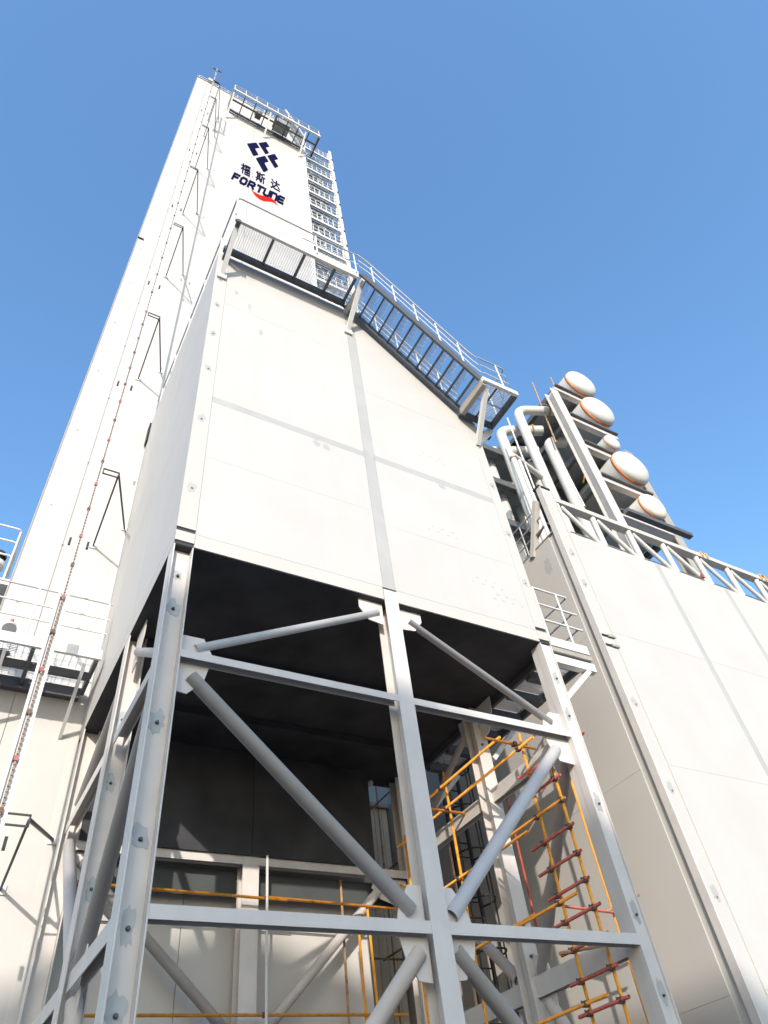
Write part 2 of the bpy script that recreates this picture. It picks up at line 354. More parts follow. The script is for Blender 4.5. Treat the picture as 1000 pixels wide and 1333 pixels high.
# left wall of the box, its panels and seams
ys = [7.53, 10.05, 12.2, BY1]; zz_ = [BZ0 + .27, 11.33, 14.6, 17.78]
for i in range(3):
    for j in range(3):
        MB().box(BX0, BX0 + .028, ys[i] + e, ys[i + 1] - e, zz_[j] + e, zz_[j + 1] - e).build('panel', WHITE, box)
for xa, xb, z in ((1.86, 5.09, 15.25), (5.36, 8.40, 13.85), (5.36, 8.40, 9.32), (1.86, 5.09, 9.6)):
    if z < top(xb): MB().box(xa, xb, BY0 - .002, BY0 - .0003, z, z + .012).build('weld_seam', PRIMER2, box)
MB().box(BX0, BX0 + .028, 7.53, BY1, BZ0, BZ0 + .265).build('bottom_beam', WHITE2, box)
for i in range(3):
    MB().box(BX1 - .028, BX1, ys[i] + e, ys[i + 1] - e, BZ0, 14.4).build('panel', WHITE, box)
MB().box(BX0 + .002, BX1 - .002, BY0 + .031, BY1 - .01, BZ0 - .012, BZ0 + .018).build('underside', SHADE_JOINT, box)  # plate coloured near black so the underside reads as deep shade
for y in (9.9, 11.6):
    MB().box(BX0 + .3, BX1 - .3, y, y + .16, BZ0 - .16, BZ0 - .014).build('floor_joist', SHADE_JOINT, box)
for z, d in ((16.3, 1), (15.0, 2), (13.7, 3), (12.3, 4), (10.6, 5), (8.7, 6)):
    patch(box, (1.69, BY0 - .0005, z + .03), .075, .13, m_=PRIMER, seed=d); bolt(box, (1.69, BY0 - .003, z), (0, -1, 0), .015, .02, GREYBOX)
for z, d in ((13.4, 1), (11.9, 2), (10.3, 3), (8.9, 4)):
    patch(box, (8.55, BY0 - .0005, z + .03), .07, .12, m_=PRIMER, seed=d + 9); bolt(box, (8.55, BY0 - .003, z), (0, -1, 0), .012, .02, GREYBOX)
rnd = random.Random(3)
for cx_, cz_ in ((6.9, 12.05), (7.5, 8.5), (7.9, 8.2), (6.7, 9.6)):
    for k in range(7):
        xq = cx_ - .35 + k * .11 + rnd.uniform(-.02, .02); MB().box(xq, xq + rnd.uniform(.03, .08), BY0 - .002, BY0 - .0004, cz_ + (k % 2) * .13, cz_ + (k % 2) * .13 + .022).build('paint_mark', PRIMER, box)
for cx_, cz_, sx, sz in ((2.45, 15.6, .05, .16), (2.75, 14.6, .05, .16), (2.1, 16.0, .05, .12), (4.0, 11.12, .09, .11), (4.22, 11.1, .1, .1), (3.1, 11.35, .12, .05), (7.0, 11.18, .1, .1)):
    patch(box, (cx_, BY0 - .0006, cz_), sx, sz, m_=PRIMER, seed=int(cx_ * 10))

# ------------------------------------------------------------------ steel frame under the box
fr = thing('support_frame', 'grey braced steel frame of columns, beams and round tubes under the box', 'steel frame', (5.1, 10.5, GZ))
CT = BZ0 - .02
def hcol(x0, x1, y0, y1, z0, z1, web, rec=None, tf=.016):
    # web='x': web plate lies in the plane facing front; flanges on the left and right
    mb = MB()
    if web == 'x':
        mb.box(x0, x0 + tf, y0, y1, z0, z1).box(x1 - tf, x1, y0, y1, z0, z1)
        yw = y0 + (rec if rec is not None else (y1 - y0) / 2); mb.box(x0 + tf + .001, x1 - tf - .001, yw, yw + .014, z0, z1)
    else:
        mb.box(x0, x1, y0, y0 + tf, z0, z1).box(x0, x1, y1 - tf, y1, z0, z1)
        xw = (x0 + x1) / 2; mb.box(xw - .007, xw + .007, y0 + tf + .001, y1 - tf - .001, z0, z1)
    return mb
cl = hcol(1.55, 1.84, 7.5, 7.79, GZ, CT, 'x').build('column', STEEL, fr)
for z, d, sx, sz in ((6.95, 1, .07, .10), (6.35, 2, .10, .16), (4.62, 3, .10, .19), (3.26, 4, .10, .17), (2.42, 12, .07, .24), (1.72, 6, .10, .2)):
    patch(fr, (1.695, 7.643, z), sx, sz, seed=d); bolt(fr, (1.695, 7.641, z - .03), (0, -1, 0), .018, .035)
hcol(5.10, 5.36, 7.5, 7.80, GZ, CT + .25, 'y').build('column', STEEL, fr)
hcol(8.42, 8.68, 7.5, 7.79, GZ, CT, 'x', .035).build('column', STEEL, fr)
MB().box(8.414, 8.419, 7.50, 7.645, GZ, CT).build('cover_plate', STEEL, fr)
for z, d in ((6.7, 31), (5.95, 32), (4.42, 33), (2.85, 34), (1.9, 35)):
    patch(fr, (8.56, 7.534, z), .07, .16, seed=d, m_=PRIMER); bolt(fr, (8.56, 7.532, z - .03), (0, -1, 0), .014, .03)
# second and third row
for y0 in (9.85, 12.95):
    for x0, x1 in ((1.55, 1.84), (8.38, 8.66)):
        hcol(x0, x1, y0, y0 + .29, GZ, CT, 'y' if x0 > 5 else 'x').build('column', STEEL, fr)
    if x0 < 5: pass
for z, d in ((5.95, 41), (4.95, 42), (3.55, 43), (2.85, 44)):
    patch(fr, (1.695, 9.993, z), .08, .16, seed=d); bolt(fr, (1.695, 9.991, z), (0, -1, 0), .016, .03)
hcol(4.80, 5.12, 12.95, 13.24, GZ, CT, 'y').build('column', STEEL, fr)
for z in (6.6, 3.4, 2.95): bolt(fr, (8.5, 9.848, z), (0, -1, 0), .018, .03)
def xbeam(x0, x1, y0, z0, z1, d=.15):
    MB().box(x0, x1, y0, y0 + .014, z0, z1).box(x0, x1, y0 + d - .014, y0 + d, z0, z1).box(x0, x1, y0 + .0145, y0 + d - .0145, z1 - .03, z1 - .014).build('beam', STEEL, fr)
for z0, z1 in ((5.49, 5.60), (2.44, 2.575)):
    xbeam(1.842, 5.098, 7.502, z0, z1); xbeam(5.362, 8.418, 7.502, z0, z1)
    xbeam(1.842, 4.798, 12.955, z0 - .28 if z0 > 5 else z0, z0 - .13 if z0 > 5 else z1); xbeam(5.122, 8.378, 12.955, z0 - .28 if z0 > 5 else z0, z0 - .13 if z0 > 5 else z1)
    for xa in (1.60, 8.46):
        zt = z1 + (.09 if xa > 5 else .02)
        for ya, yb in ((7.792, 9.848), (10.142, 12.948)):
            MB().box(xa, xa + .014, ya, yb, z0 - .05, zt).box(xa + .136, xa + .15, ya, yb, z0 - .05, zt).box(xa + .0145, xa + .1355, ya, yb, zt - .03, zt - .014).build('beam', STEEL, fr)
YB = 7.63
def brace(p, q, r): MB().hollow(p, q, r, .012, 20).build('brace', STEEL2, fr)
def gusset(pts, y=YB, th=.018): MB().prism([(x, y - th / 2, z) for x, z in pts], (0, th, 0)).build('gusset_plate', STEEL2, fr)
brace((2.06, YB, 5.74), (5.00, YB, 7.21), .062); brace((5.60, YB, 7.19), (8.18, YB, 5.78), .062)
brace((2.03, YB, 5.30), (4.93, YB, 2.70), .095); brace((5.49, YB, 2.68), (8.10, YB, 5.28), .095)
brace((4.97, YB, 2.28), (2.2, YB, -0.6), .095); brace((5.47, YB, 2.31), (8.1, YB, -0.6), .095)
gusset([(1.842, 5.61), (2.34, 5.61), (2.28, 5.70), (2.16, 5.92), (1.842, 5.92)])
gusset([(1.842, 5.48), (2.26, 5.48), (2.20, 5.24), (2.0, 5.04), (1.842, 5.06)])
gusset([(5.10, 7.42), (4.66, 7.42), (4.66, 7.24), (4.82, 7.02), (5.10, 6.98)])
gusset([(5.36, 7.42), (5.86, 7.42), (5.86, 7.24), (5.70, 7.02), (5.36, 6.98)])
gusset([(8.42, 5.61), (7.96, 5.61), (8.02, 5.82), (8.2, 5.98), (8.42, 5.98)])
gusset([(8.42, 5.48), (7.94, 5.48), (8.0, 5.28), (8.12, 5.08), (8.42, 5.06)])
gusset([(5.10, 2.58), (4.72, 2.58), (4.76, 2.76), (4.92, 3.0), (5.10, 3.0)]); gusset([(5.36, 2.58), (5.78, 2.58), (5.72, 2.78), (5.56, 3.0), (5.36, 3.0)])
gusset([(5.10, 2.43), (4.72, 2.43), (4.78, 2.22), (4.92, 2.0), (5.10, 1.98)]); gusset([(5.36, 2.43), (5.78, 2.43), (5.72, 2.22), (5.56, 2.02), (5.36, 2.0)])
MB().box(1.842, 4.95, 12.90, 12.93, 5.36, CT).build('shade_sheet', SHADE_JOINT, fr); MB().box(4.96, 7.62, 12.90, 12.93, 5.36, CT).build('shade_sheet', SHADE_JOINT, fr)  # dark sheets added where the rear wall is only in shade
MB().box(1.842, 4.798, 13.25, 13.27, 4.74, 5.18).build('shade_sheet', SHADE_GREEN, fr); MB().box(5.122, 8.3, 13.25, 13.27, 4.74, 5.18).build('shade_sheet', SHADE_GREEN, fr)  # grey-green sheets stand in for the box's shade on the wall
# rear row braces
YR = 13.05
brace((7.80, YR, 5.05), (5.25, YR, 2.62), .085); brace((1.95, YR, 5.05), (4.72, YR, 2.62), .085)
brace((7.80, YR, 7.25), (5.3, YR, 5.6), .06); brace((1.95, YR, 5.6), (4.7, YR, 7.25), .06)
gusset([(8.38, 5.2), (7.66, 5.2), (7.56, 5.02), (7.74, 4.82), (8.0, 4.74), (8.38, 4.74)], YR)
gusset([(1.84, 5.2), (2.3, 5.2), (2.26, 4.9), (1.84, 4.7)], YR); gusset([(5.12, 2.43), (5.6, 2.43), (5.5, 2.8), (5.12, 2.9)], YR)
# side braces, left and right
def gy(pts, x): MB().prism([(x - .009, y, z) for y, z in pts], (.018, 0, 0)).build('gusset_plate', STEEL2, fr)
XL = 1.69; XR = 8.54
brace((XL, 7.95, 5.80), (XL, 9.62, 6.95), .07); brace((XL, 7.92, 5.22), (XL, 9.75, 2.68), .095)
brace((XL, 10.25, 6.9), (XL, 12.7, 5.85), .07); brace((XL, 10.3, 2.75), (XL, 12.8, 5.22), .095)
brace((XL, 9.75, 2.28), (XL, 8.0, -.5), .095); brace((XL, 10.3, 2.2), (XL, 12.6, -.5), .095)
brace((XR, 7.92, 5.22), (XR, 9.72, 2.68), .095); brace((XR, 7.95, 5.85), (XR, 9.6, 7.1), .065)
brace((XR, 10.28, 7.1), (XR, 12.7, 5.8), .065); brace((XR, 10.3, 2.75), (XR, 12.75, 5.2), .095); brace((XR, 9.7, 2.3), (XR, 8.0, -.5), .095)
for x in (XL, XR):
    gy([(7.80, 5.42), (8.2, 5.42), (8.15, 5.15), (7.8, 5.0)], x); gy([(9.85, 2.62), (9.5, 2.62), (9.55, 2.85), (9.85, 3.0)], x)
    gy([(9.85, 7.40), (9.35, 7.40), (9.38, 7.1), (9.6, 6.75), (9.85, 6.7)], x); gy([(10.14, 7.40), (10.5, 7.40), (10.45, 6.9), (10.14, 6.7)], x)
    gy([(10.14, 2.62), (10.5, 2.62), (10.45, 2.9), (10.14, 3.0)], x); gy([(9.85, 2.38), (9.5, 2.38), (9.55, 2.1), (9.85, 2.0)], x)

# ------------------------------------------------------------------ walkway, stair and landing along the top of the box
UP = Vector((0, 0, 1))
ww = thing('roof_walkway', 'level grated walkway with handrail along the top front edge of the white box', 'walkway', (3.35, 6.95, 17.8))
WZ = 17.78; WY0, WY1 = 6.45, 7.40
MB().box(1.62, 5.02, WY0, WY0 + .07, WZ - .20, WZ).build('edge_beam', STEEL, ww)
MB().box(1.62, 5.02, WY1 - .14, WY1 - .02, WZ - .2, WZ).build('edge_beam', DARK, ww)
MB().box(1.62, 5.02, WY0 - .006, WY0 - .001, WZ - .02, WZ + .16).build('toe_board', RAIL, ww)
xm = [1.72, 2.62, 3.48, 4.34, 4.95]
for x in xm: MB().box(x, x + .055, WY0 + .072, WY1 - .142, WZ - .16, WZ - .034).build('cross_member', DARK, ww)
for a, b in zip(xm[:-1], xm[1:]):
    grating((a + .03, WY0 + .08, WZ - .018), (1, 0, 0), (0, 1, 0), b - a, WY1 - WY0 - .23, pitch=.03, th=.0028, h=.012, cross=.06).build('floor_grating', GALV, ww, stuff=True)
for x in (1.70, 5.12):
    MB().bar((x, 6.42, WZ - .28), (x, 7.498, WZ - .28), .10, .15).build('bracket', DARK if x < 5 else STEEL, ww)
    MB().bar((x + .0, 6.6, WZ - .30), (x, 7.495, WZ - 1.25), .11, .10, (0, 1, 1)).build('bracket', RAIL, ww)
    MB().box(x - .11, x + .11, 7.44, 7.499, WZ - 1.42, WZ - 1.12).build('bracket', RAIL, ww)
def rail_run(parent, pts, h, posts, levels=(1.0, .66, .33), r=.021, m_=RAIL):
    pts = [Vector(p) for p in pts]
    for i, lv in enumerate(levels):
        MB().path([p + UP * h * lv for p in pts], r if i == 0 else r * .7, .12, 7, 4).build('handrail' if i == 0 else 'mid_rail', m_ if i else DARKRAIL, parent)
    for p in posts: MB().tube(Vector(p), Vector(p) + UP * h, r, 7).build('rail_post', m_, parent)
DARKRAIL = mat('grey_handrail', (0.42, 0.42, 0.42), 0.45, var=0.08, scale=6)
rail_run(ww, [(1.6, 13.3, 17.85), (1.6, 6.42, 17.85), (5.05, 6.42, 17.85)], 1.1, [(3.8, 6.42, WZ), (4.95, 6.42, WZ), (1.6, 6.42, WZ)] , levels=(1.0,))
for y in (7.6, 8.9, 10.2, 11.5, 12.8):
    MB().tube((1.6, y, 17.79), (1.6, y, 18.95), .02, 7).build('rail_post', RAIL, ww)
MB().path([(3.4, 6.42, WZ + .55), (5.05, 6.42, WZ + .55)], .015, .1, 6).build('mid_rail', RAIL, ww)
MB().box(1.50, 1.62, 13.2, 13.45, 16.75, 17.6).build('rail_foot', BLACK, ww)
st = thing('stairway', 'open grated stair descending along the sloping top edge of the white box', 'stairs', (6.6, 6.9, 14.6))
S0 = Vector((5.08, 0, 17.72)); S1 = Vector((8.16, 0, 14.66)); sdir = (S1 - S0).normalized(); snor = Vector((-sdir.z, 0, sdir.x)); snor = snor if snor.z > 0 else -snor
for y, mm in ((6.40, DARK), (7.38, DARK)):
    MB().bar(S0 + Vector((0, y, 0)), S1 + Vector((0, y, 0)), .06, .24, snor).build('stringer', mm, st)
NT = 12
for i in range(NT):
    t = (i + .6) / NT; p = S0.lerp(S1, t)
    MB().bar((p.x - .02, 6.44, p.z), (p.x - .02, 7.34, p.z), .028, .075).build('tread_nosing', DARK, st)
    grating((p.x + .0, 6.45, p.z + .03), (0, 1, 0), (1, 0, 0), .88, .20, pitch=.032).build('tread', GALV, st, stuff=True)
for yy in (6.40, 7.40):
    rail_run(st, [(5.05, yy, 17.85), (5.35, yy, 17.70), (8.1, yy, 14.85), (8.3, yy, 14.72)], 1.1, [S0.lerp(S1, t) + Vector((0, yy, .05)) for t in (.12, .31, .5, .69, .88)])
ld = thing('stair_landing', 'small square grated landing at the foot of the stair on the box corner', 'platform', (8.7, 6.9, 14.5))
LZ = 14.60
MB().box(8.12, 9.22, 6.27, 6.35, LZ - .16, LZ).build('edge_beam', RAIL, ld)
MB().box(9.12, 9.22, 6.352, 7.46, LZ - .17, LZ).build('edge_beam', DARK, ld)
MB().box(8.12, 8.24, 6.352, 7.34, LZ - .24, LZ).build('edge_beam', BROWN, ld)
MB().box(8.12, 9.118, 7.342, 7.44, LZ - .2, LZ).build('edge_beam', DARK, ld)
MB().box(8.62, 8.65, 6.36, 7.34, LZ - .08, LZ - .034).build('cross_member', DARK, ld)
MB().box(8.245, 9.115, 6.84, 6.87, LZ - .082, LZ - .036).build('cross_member', GALV, ld)
grating((8.25, 6.36, LZ - .018), (1, 0, 0), (0, 1, 0), .87, .95, pitch=.04, th=.009).build('floor_grating', GALV, ld, stuff=True)
grating((8.70, 7.60, LZ - .10), (1, 0, 0), (0, 1, 0), .42, 1.2, pitch=.04, th=.009).build('floor_grating', GALV, ld, stuff=True)
MB().bar((8.30, 6.45, LZ - .2), (8.52, 7.49, LZ - 1.15), .12, .10, (0, 1, 1)).build('bracket', RAIL, ld)
MB().bar((9.16, 7.5, LZ - .2), (8.70, 7.62, LZ - .85), .10, .16, (0, 0, 1)).build('bracket', RAIL, ld)
MB().box(8.685, 9.26, 7.60, 7.72, LZ - .28, LZ - .15).build('bracket', DARK, ld)
rail_run(ld, [(8.28, 6.33, LZ), (9.16, 6.33, LZ), (9.16, 7.1, LZ)], 1.1, [(8.85, 6.33, LZ), (9.16, 7.1, LZ)])
for x, y in ((9.0, 6.62), (9.16, 6.5)): MB().tube((x, y, LZ), (x, y, LZ + .55), .014, 6).build('rail_post', DARK, ld)

# ------------------------------------------------------------------ side platform at the foot of the box
sp = thing('side_platform', 'long grated service platform bracketed to the right side of the box bottom', 'platform', (9.2, 9.5, 7.3))
PZ = 7.46
MB().box(8.70, 9.66, 7.50, 7.56, PZ - .03, PZ + .17).build('toe_board', RAIL, sp)
MB().box(8.70, 9.70, 7.52, 7.60, PZ - .14, PZ - .035).build('edge_beam', BROWN, sp)
MB().box(8.70, 9.78, 7.58, 7.72, PZ - .34, PZ - .16).build('edge_beam', RAIL, sp)
for y in (7.75, 8.35, 9.02, 9.75, 10.5, 11.3, 12.1):
    MB().box(8.771, 9.619, y - .03, y + .12, PZ - .22, PZ - .05).build('cross_member', DARK, sp)
for x in (8.70, 9.62): MB().box(x, x + .07, 7.61, 12.3, PZ - .16, PZ + .03).build('edge_beam', DARK, sp)
ya = [7.84, 8.44, 9.11, 9.84, 10.59, 11.39]; yb = [8.35, 9.02, 9.75, 10.5, 11.3, 12.1]
for a, b in zip(ya, yb): grating((8.78, a + .02, PZ - .012), (0, 1, 0), (1, 0, 0), b - a - .04, .83, pitch=.045, th=.012).build('floor_grating', GALV, sp, stuff=True)
MB().bar((9.60, 7.66, PZ - .34), (8.72, 7.66, PZ - 1.12), .09, .15, (0, 1, 0)).build('bracket', RAIL, sp)
for y in (9.9, 12.2): MB().bar((9.60, y, PZ - .22), (8.72, y, PZ - 1.12), .09, .12, (0, 1, 0)).build('bracket', RAIL, sp)
for z in (1.42, 1.0, .6): MB().tube((8.72, 7.53, PZ + z), (9.63 + (0.12 if z < 1.2 else 0), 7.53, PZ + z), .022, 7).build('handrail', RAIL, sp)
for x in (8.74, 9.35): MB().tube((x, 7.53, PZ + .17), (x, 7.53, PZ + 1.42), .022, 7).build('rail_post', RAIL, sp)
for z in (1.42, 1.0, .6): MB().tube((9.64, 7.55, PZ + z), (9.64, 12.2, PZ + z), .022, 7).build('handrail', DARKRAIL, sp)
for y in (8.6, 9.8, 11.0, 12.2): MB().tube((9.64, y, PZ + .05), (9.64, y, PZ + 1.42), .022, 7).build('rail_post', RAIL, sp)
MB().box(8.74, 8.86, 7.9, 8.1, PZ + .25, PZ + .62).build('junction_box', DARK, sp)

# ------------------------------------------------------------------ walkway on the tower, left
lw = thing('tower_walkway', 'white edged grated walkway crossing the tower wall at the far left', 'walkway', (-.4, 12.8, 8.5))
QZ = 8.55
MB().box(-2.4, 1.46, 12.08, 12.15, QZ - .16, QZ + .05).build('edge_beam', RAIL, lw)
MB().box(-2.4, 1.40, 12.75, 12.84, QZ - .2, QZ - .05).build('cross_member', DARK, lw)
MB().box(-2.4, 1.36, 13.36, 13.49, QZ - .28, QZ - .04).build('edge_beam', DARK, lw)
for x in (-2.1, -.95, .22, 1.36):
    MB().box(x, x + .07, 12.152, 12.748, QZ - .2, QZ - .04).build('cross_member', DARK, lw); MB().box(x, x + .07, 12.842, 13.358, QZ - .2, QZ - .04).build('cross_member', DARK, lw)
for a, b in ((-2.05, -.95), (-.88, .22), (.29, 1.36)):
    for y0, ln in ((12.17, .57), (12.85, .5)):
        grating((a, y0, QZ - .012), (1, 0, 0), (0, 1, 0), b - a, ln, pitch=.05, th=.004).build('floor_grating', GALV, lw, stuff=True)
for z in (1.2, .8, .45): MB().tube((-2.35, 12.1, QZ + z), (1.46, 12.1, QZ + z), .018, 7).build('handrail' if z > 1 else 'mid_rail', DARKRAIL if z > 1 else RAIL, lw)
for x in (-2.3, -1.1, .05, 1.40): MB().tube((x, 12.1, QZ + .05), (x, 12.1, QZ + 1.2), .02, 7).build('rail_post', RAIL, lw)
for x in (-1.9, -.2, 1.2): MB().bar((x, 12.2, QZ - .22), (x, 13.49, QZ - 1.1), .06, .06, (0, 1, 1)).build('bracket', RAIL, lw)
va = thing('valve_actuator', 'small valve assembly with faded red cap standing on the left tower walkway', 'valve', (-.25, 12.7, QZ))
MB().lathe((-.25, 12.7, QZ), (0, 0, 1), [(0, .16), (.03, .16), (.03, .08), (.28, .08), (.28, .15), (.33, .15), (.33, .05), (.5, .05), (.5, .10), (.66, .10), (.66, 0)], 14).build('body', GALV, va)
MB().tube((-.25, 12.7, QZ + .66), (-.25, 12.7, QZ + .78), .03, 8).build('cap', CLIP, va)
MB().tube((-.5, 12.7, QZ + .16), (0, 12.7, QZ + .16), .07, 10).build('flange', DARK, va)
MB().tube((-.25, 12.55, QZ + .42), (-.25, 12.50, QZ + .42), .13, 14).build('handwheel', DARK, va)

# platform with equipment seen past the tower's left edge
fpf = thing('rear_platform', 'white railed platform with equipment peeking out past the left edge of the tower', 'platform', (-1.9, 18, 14.2))
MB().box(-3.6, -.6, 17.6, 19.4, 14.05, 14.25).build('floor', RAIL, fpf)
for z in (2.05, 1.5, .95): MB().path([(-3.5, 17.7, 14.25 + z), (-.92, 17.7, 14.25 + z), (-.92, 19.3, 14.25 + z)], .03, .15, 8).build('handrail', RAIL, fpf)
for x in (-3.4, -2.2, -.93): MB().tube((x, 17.7, 14.25), (x, 17.7, 16.2), .03, 8).build('rail_post', RAIL, fpf)
for x in (-3.4, -.75): MB().box(x, x + .12, 17.7, 17.82, GZ, 14.05).build('leg', DARK, fpf); MB().box(x, x + .12, 19.2, 19.32, GZ, 14.05).build('leg', DARK, fpf)
ev = thing('control_valve', 'dark headed control valve on the small platform left of the tower', 'valve', (-1.3, 18.2, 14.25))
MB().lathe((-1.3, 18.2, 14.25), (0, 0, 1), [(0, .3), (.35, .3), (.4, .12), (.8, .12), (.8, .25), (1.0, .25), (1.0, .08), (1.2, .08), (1.2, 0)], 14).build('body', RAIL, ev)
MB().lathe((-1.3, 18.2, 15.45), (0, 0, 1), [(0, .22), (.05, .24), (.16, .2), (.2, 0)], 14).build('head', BLACK, ev)
MB().box(-1.75, -1.45, 18.0, 18.3, 14.25, 14.9).build('positioner', GREYBOX, ev)

# ------------------------------------------------------------------ hoist mast with wall ties
ma = thing('hoist_mast', 'slender white mast with red clips climbing the tower left of the logo', 'mast', (.50, 11.15, GZ))
MX, MY = .46, 11.2
for dx in (-.075, .075): MB().bar((MX + dx, MY, GZ), (MX + dx, MY, 9.0), .045, .05, (0, 1, 0)).build('rail', RAIL, ma)
MB().box(MX - .08, MX + .08, MY + .026, MY + .034, GZ, 9.0).build('shadow_backing', RAIL, ma)  # added so the mast throws one solid shadow
for dx in (-.024, .024): MB().bar((MX + dx, MY, 9.0), (MX + dx, MY, 53.6), .016, .03, (0, 1, 0)).build('rail', RAIL, ma)
rk = MB(); rk.bar((MX, MY, GZ), (MX, MY, 53.4), .026, .03, (0, 1, 0))
z = GZ + .1
while z < 53.4:
    rk.box(MX - .016, MX + .016, MY - .034, MY - .0155, z, z + .05); z += .085 if z < 20 else .2
rk.build('rack', RACK, ma, stuff=True)
k = 0; z = GZ + .9
while z < 53:
    MB().box(MX - .034, MX + .03, MY - .04, MY + .03, z, z + .08).build('clip', CLIP if k % 2 == 0 else COUPLER, ma); z += .80 if z < 20 else 1.3; k += 1
for z in (4.5, 10.35, 16.1, 22.0, 28.8, 36.0, 43.0):
    for dx in (-.17, .17): MB().box(MX + dx - .022, MX + dx + .022, MY - .02, MY + .03, z - .09, z + .09).build('lug', BLACK, ma)
def tie(zo, zf, src=None):
    a = (MX + .13, MY - .05, zo); b = (.86, MY, zo)
    mb = MB()
    for dz in (0, -.16): mb.bar((MX + .06, MY, zo + dz), (.88, MY, zo + dz), .025, .025)
    for x in (MX + .07, .87): mb.bar((x, MY, zo), (x, MY, zo - .16), .025, .025, (0, 1, 0))
    o = mb.build('wall_tie', BLACK, ma)
    MB().bar((.86, MY + .01, zo - .08), (.88, TY, zf), .035, .05).build('tie_arm', BLACK, o); MB().bar((.87, MY + .01, zo - .06), (1.5, TY, zf + .85), .035, .05).build('tie_arm', BLACK, o)
    MB().box(.80, .96, TY - .03, TY - .001, zf - .08, zf + .08).build('tie_foot', RAIL, o); MB().box(1.42, 1.58, TY - .03, TY - .001, zf + .77, zf + .93).build('tie_foot', RAIL, o)
for zo, zf in ((4.92, 4.70), (12.74, 12.5), (20.18, 20.0), (27.33, 27.5), (34.03, 34.3), (40.64, 41.0), (46.58, 47.0), (50.1, 50.4)): tie(zo, zf)
cg = MB()
for x0 in (.20, .78):
    cg.bar((x0, MY, 50.2), (x0, MY, 53.2), .05, .05, (0, 1, 0))
cg.bar((.20, MY, 53.2), (.78, MY, 53.2), .06, .06); cg.bar((.20, MY, 50.2), (.80, MY, 50.2), .12, .10)
cg.build('top_cage', DARK, ma)
MB().box(.14, .42, MY - .05, MY + .1, 49.75, 50.15).build('top_bracket', RAIL, ma)

# ------------------------------------------------------------------ platform near the top of the tower
tp = thing('summit_platform', 'railed grated platform cantilevered from the tower top above the logo', 'platform', (5, 12.8, 55))
ZP = 55.0; X0, X1 = 1.88, 8.32; YO, YI = 12.02, 13.42
MB().box(X0, X1, YO, YO + .12, ZP - .25, ZP).build('edge_beam', RAIL, tp)
MB().box(X0, X1 - 1.0, YI - .10, YI, ZP - .25, ZP).build('edge_beam', DARK, tp)
MB().box(X0, X1, 12.66, 12.76, ZP - .2, ZP - .05).build('joist', DARK, tp)
for x in (X0, X1 - .12): MB().box(x, x + .12, YO + .122, YI - .102 if x < 5 else YI + .8, ZP - .25, ZP).build('edge_beam', DARK, tp)
for i in range(1, 8):
    x = X0 + i * .80; MB().box(x, x + .07, YO + .125, YI - .11, ZP - .049, ZP - .01).build('cross_member', DARK, tp)
for x in (X0 + .05, 4.6, 7.25):
    MB().bar((x, YO + .2, ZP - .28), (x, TY - .002, ZP - 2.0), .10, .10, (0, 1, 1)).build('bracket', RAIL, tp)
for z in (1.15, .6): MB().path([(X0, YI, ZP + z), (X0, YO + .05, ZP + z), (X1, YO + .05, ZP + z), (X1, YI + .7, ZP + z)], .025, .1, 6).build('handrail', DARKRAIL, tp)
for i in range(9): MB().tube((X0 + .04 + i * .79, YO + .05, ZP), (X0 + .04 + i * .79, YO + .05, ZP + 1.15), .03, 6).build('rail_post', RAIL, tp)
lamp = thing('floodlight', 'grey floodlight on a bracket sitting on the platform above the logo', 'lamp', (3.9, 12.9, ZP))
MB().box(3.72, 4.12, 12.7, 13.1, ZP - .02, ZP + .04).build('base', DARK, lamp)
MB().lathe((3.92, 12.9, ZP + .04), (0, 0, 1), [(0, .09), (.25, .09), (.3, .26), (.75, .30), (.8, .12), (1.0, .12), (1.0, 0)], 12).build('housing', GREYBOX, lamp)
cab = thing('equipment_cabinet', 'dark grey equipment cabinet on the platform above the logo', 'cabinet', (5.6, 12.9, ZP))
MB().box(5.15, 6.2, 12.5, 13.25, ZP - .02, ZP + .9).build('body', GREYBOX, cab); MB().box(5.1, 6.25, 12.46, 13.3, ZP + .9, ZP + .98).build('lid', DARK, cab)
lad = thing('inclined_ladder', 'grey inclined ladder leaning from the top platform to the roof', 'ladder', (6.9, 13, ZP))
for y in (12.6, 13.2): MB().bar((7.3, y, ZP), (5.9, y, ZP + 4.4), .08, .16, (1, 0, 0)).build('stringer', GALV, lad)
for i in range(12): MB().bar((7.3 - 1.4 * i / 12, 12.63, ZP + 4.4 * i / 12), (7.3 - 1.4 * i / 12, 13.17, ZP + 4.4 * i / 12), .14, .03).build('tread', GALV, lad)

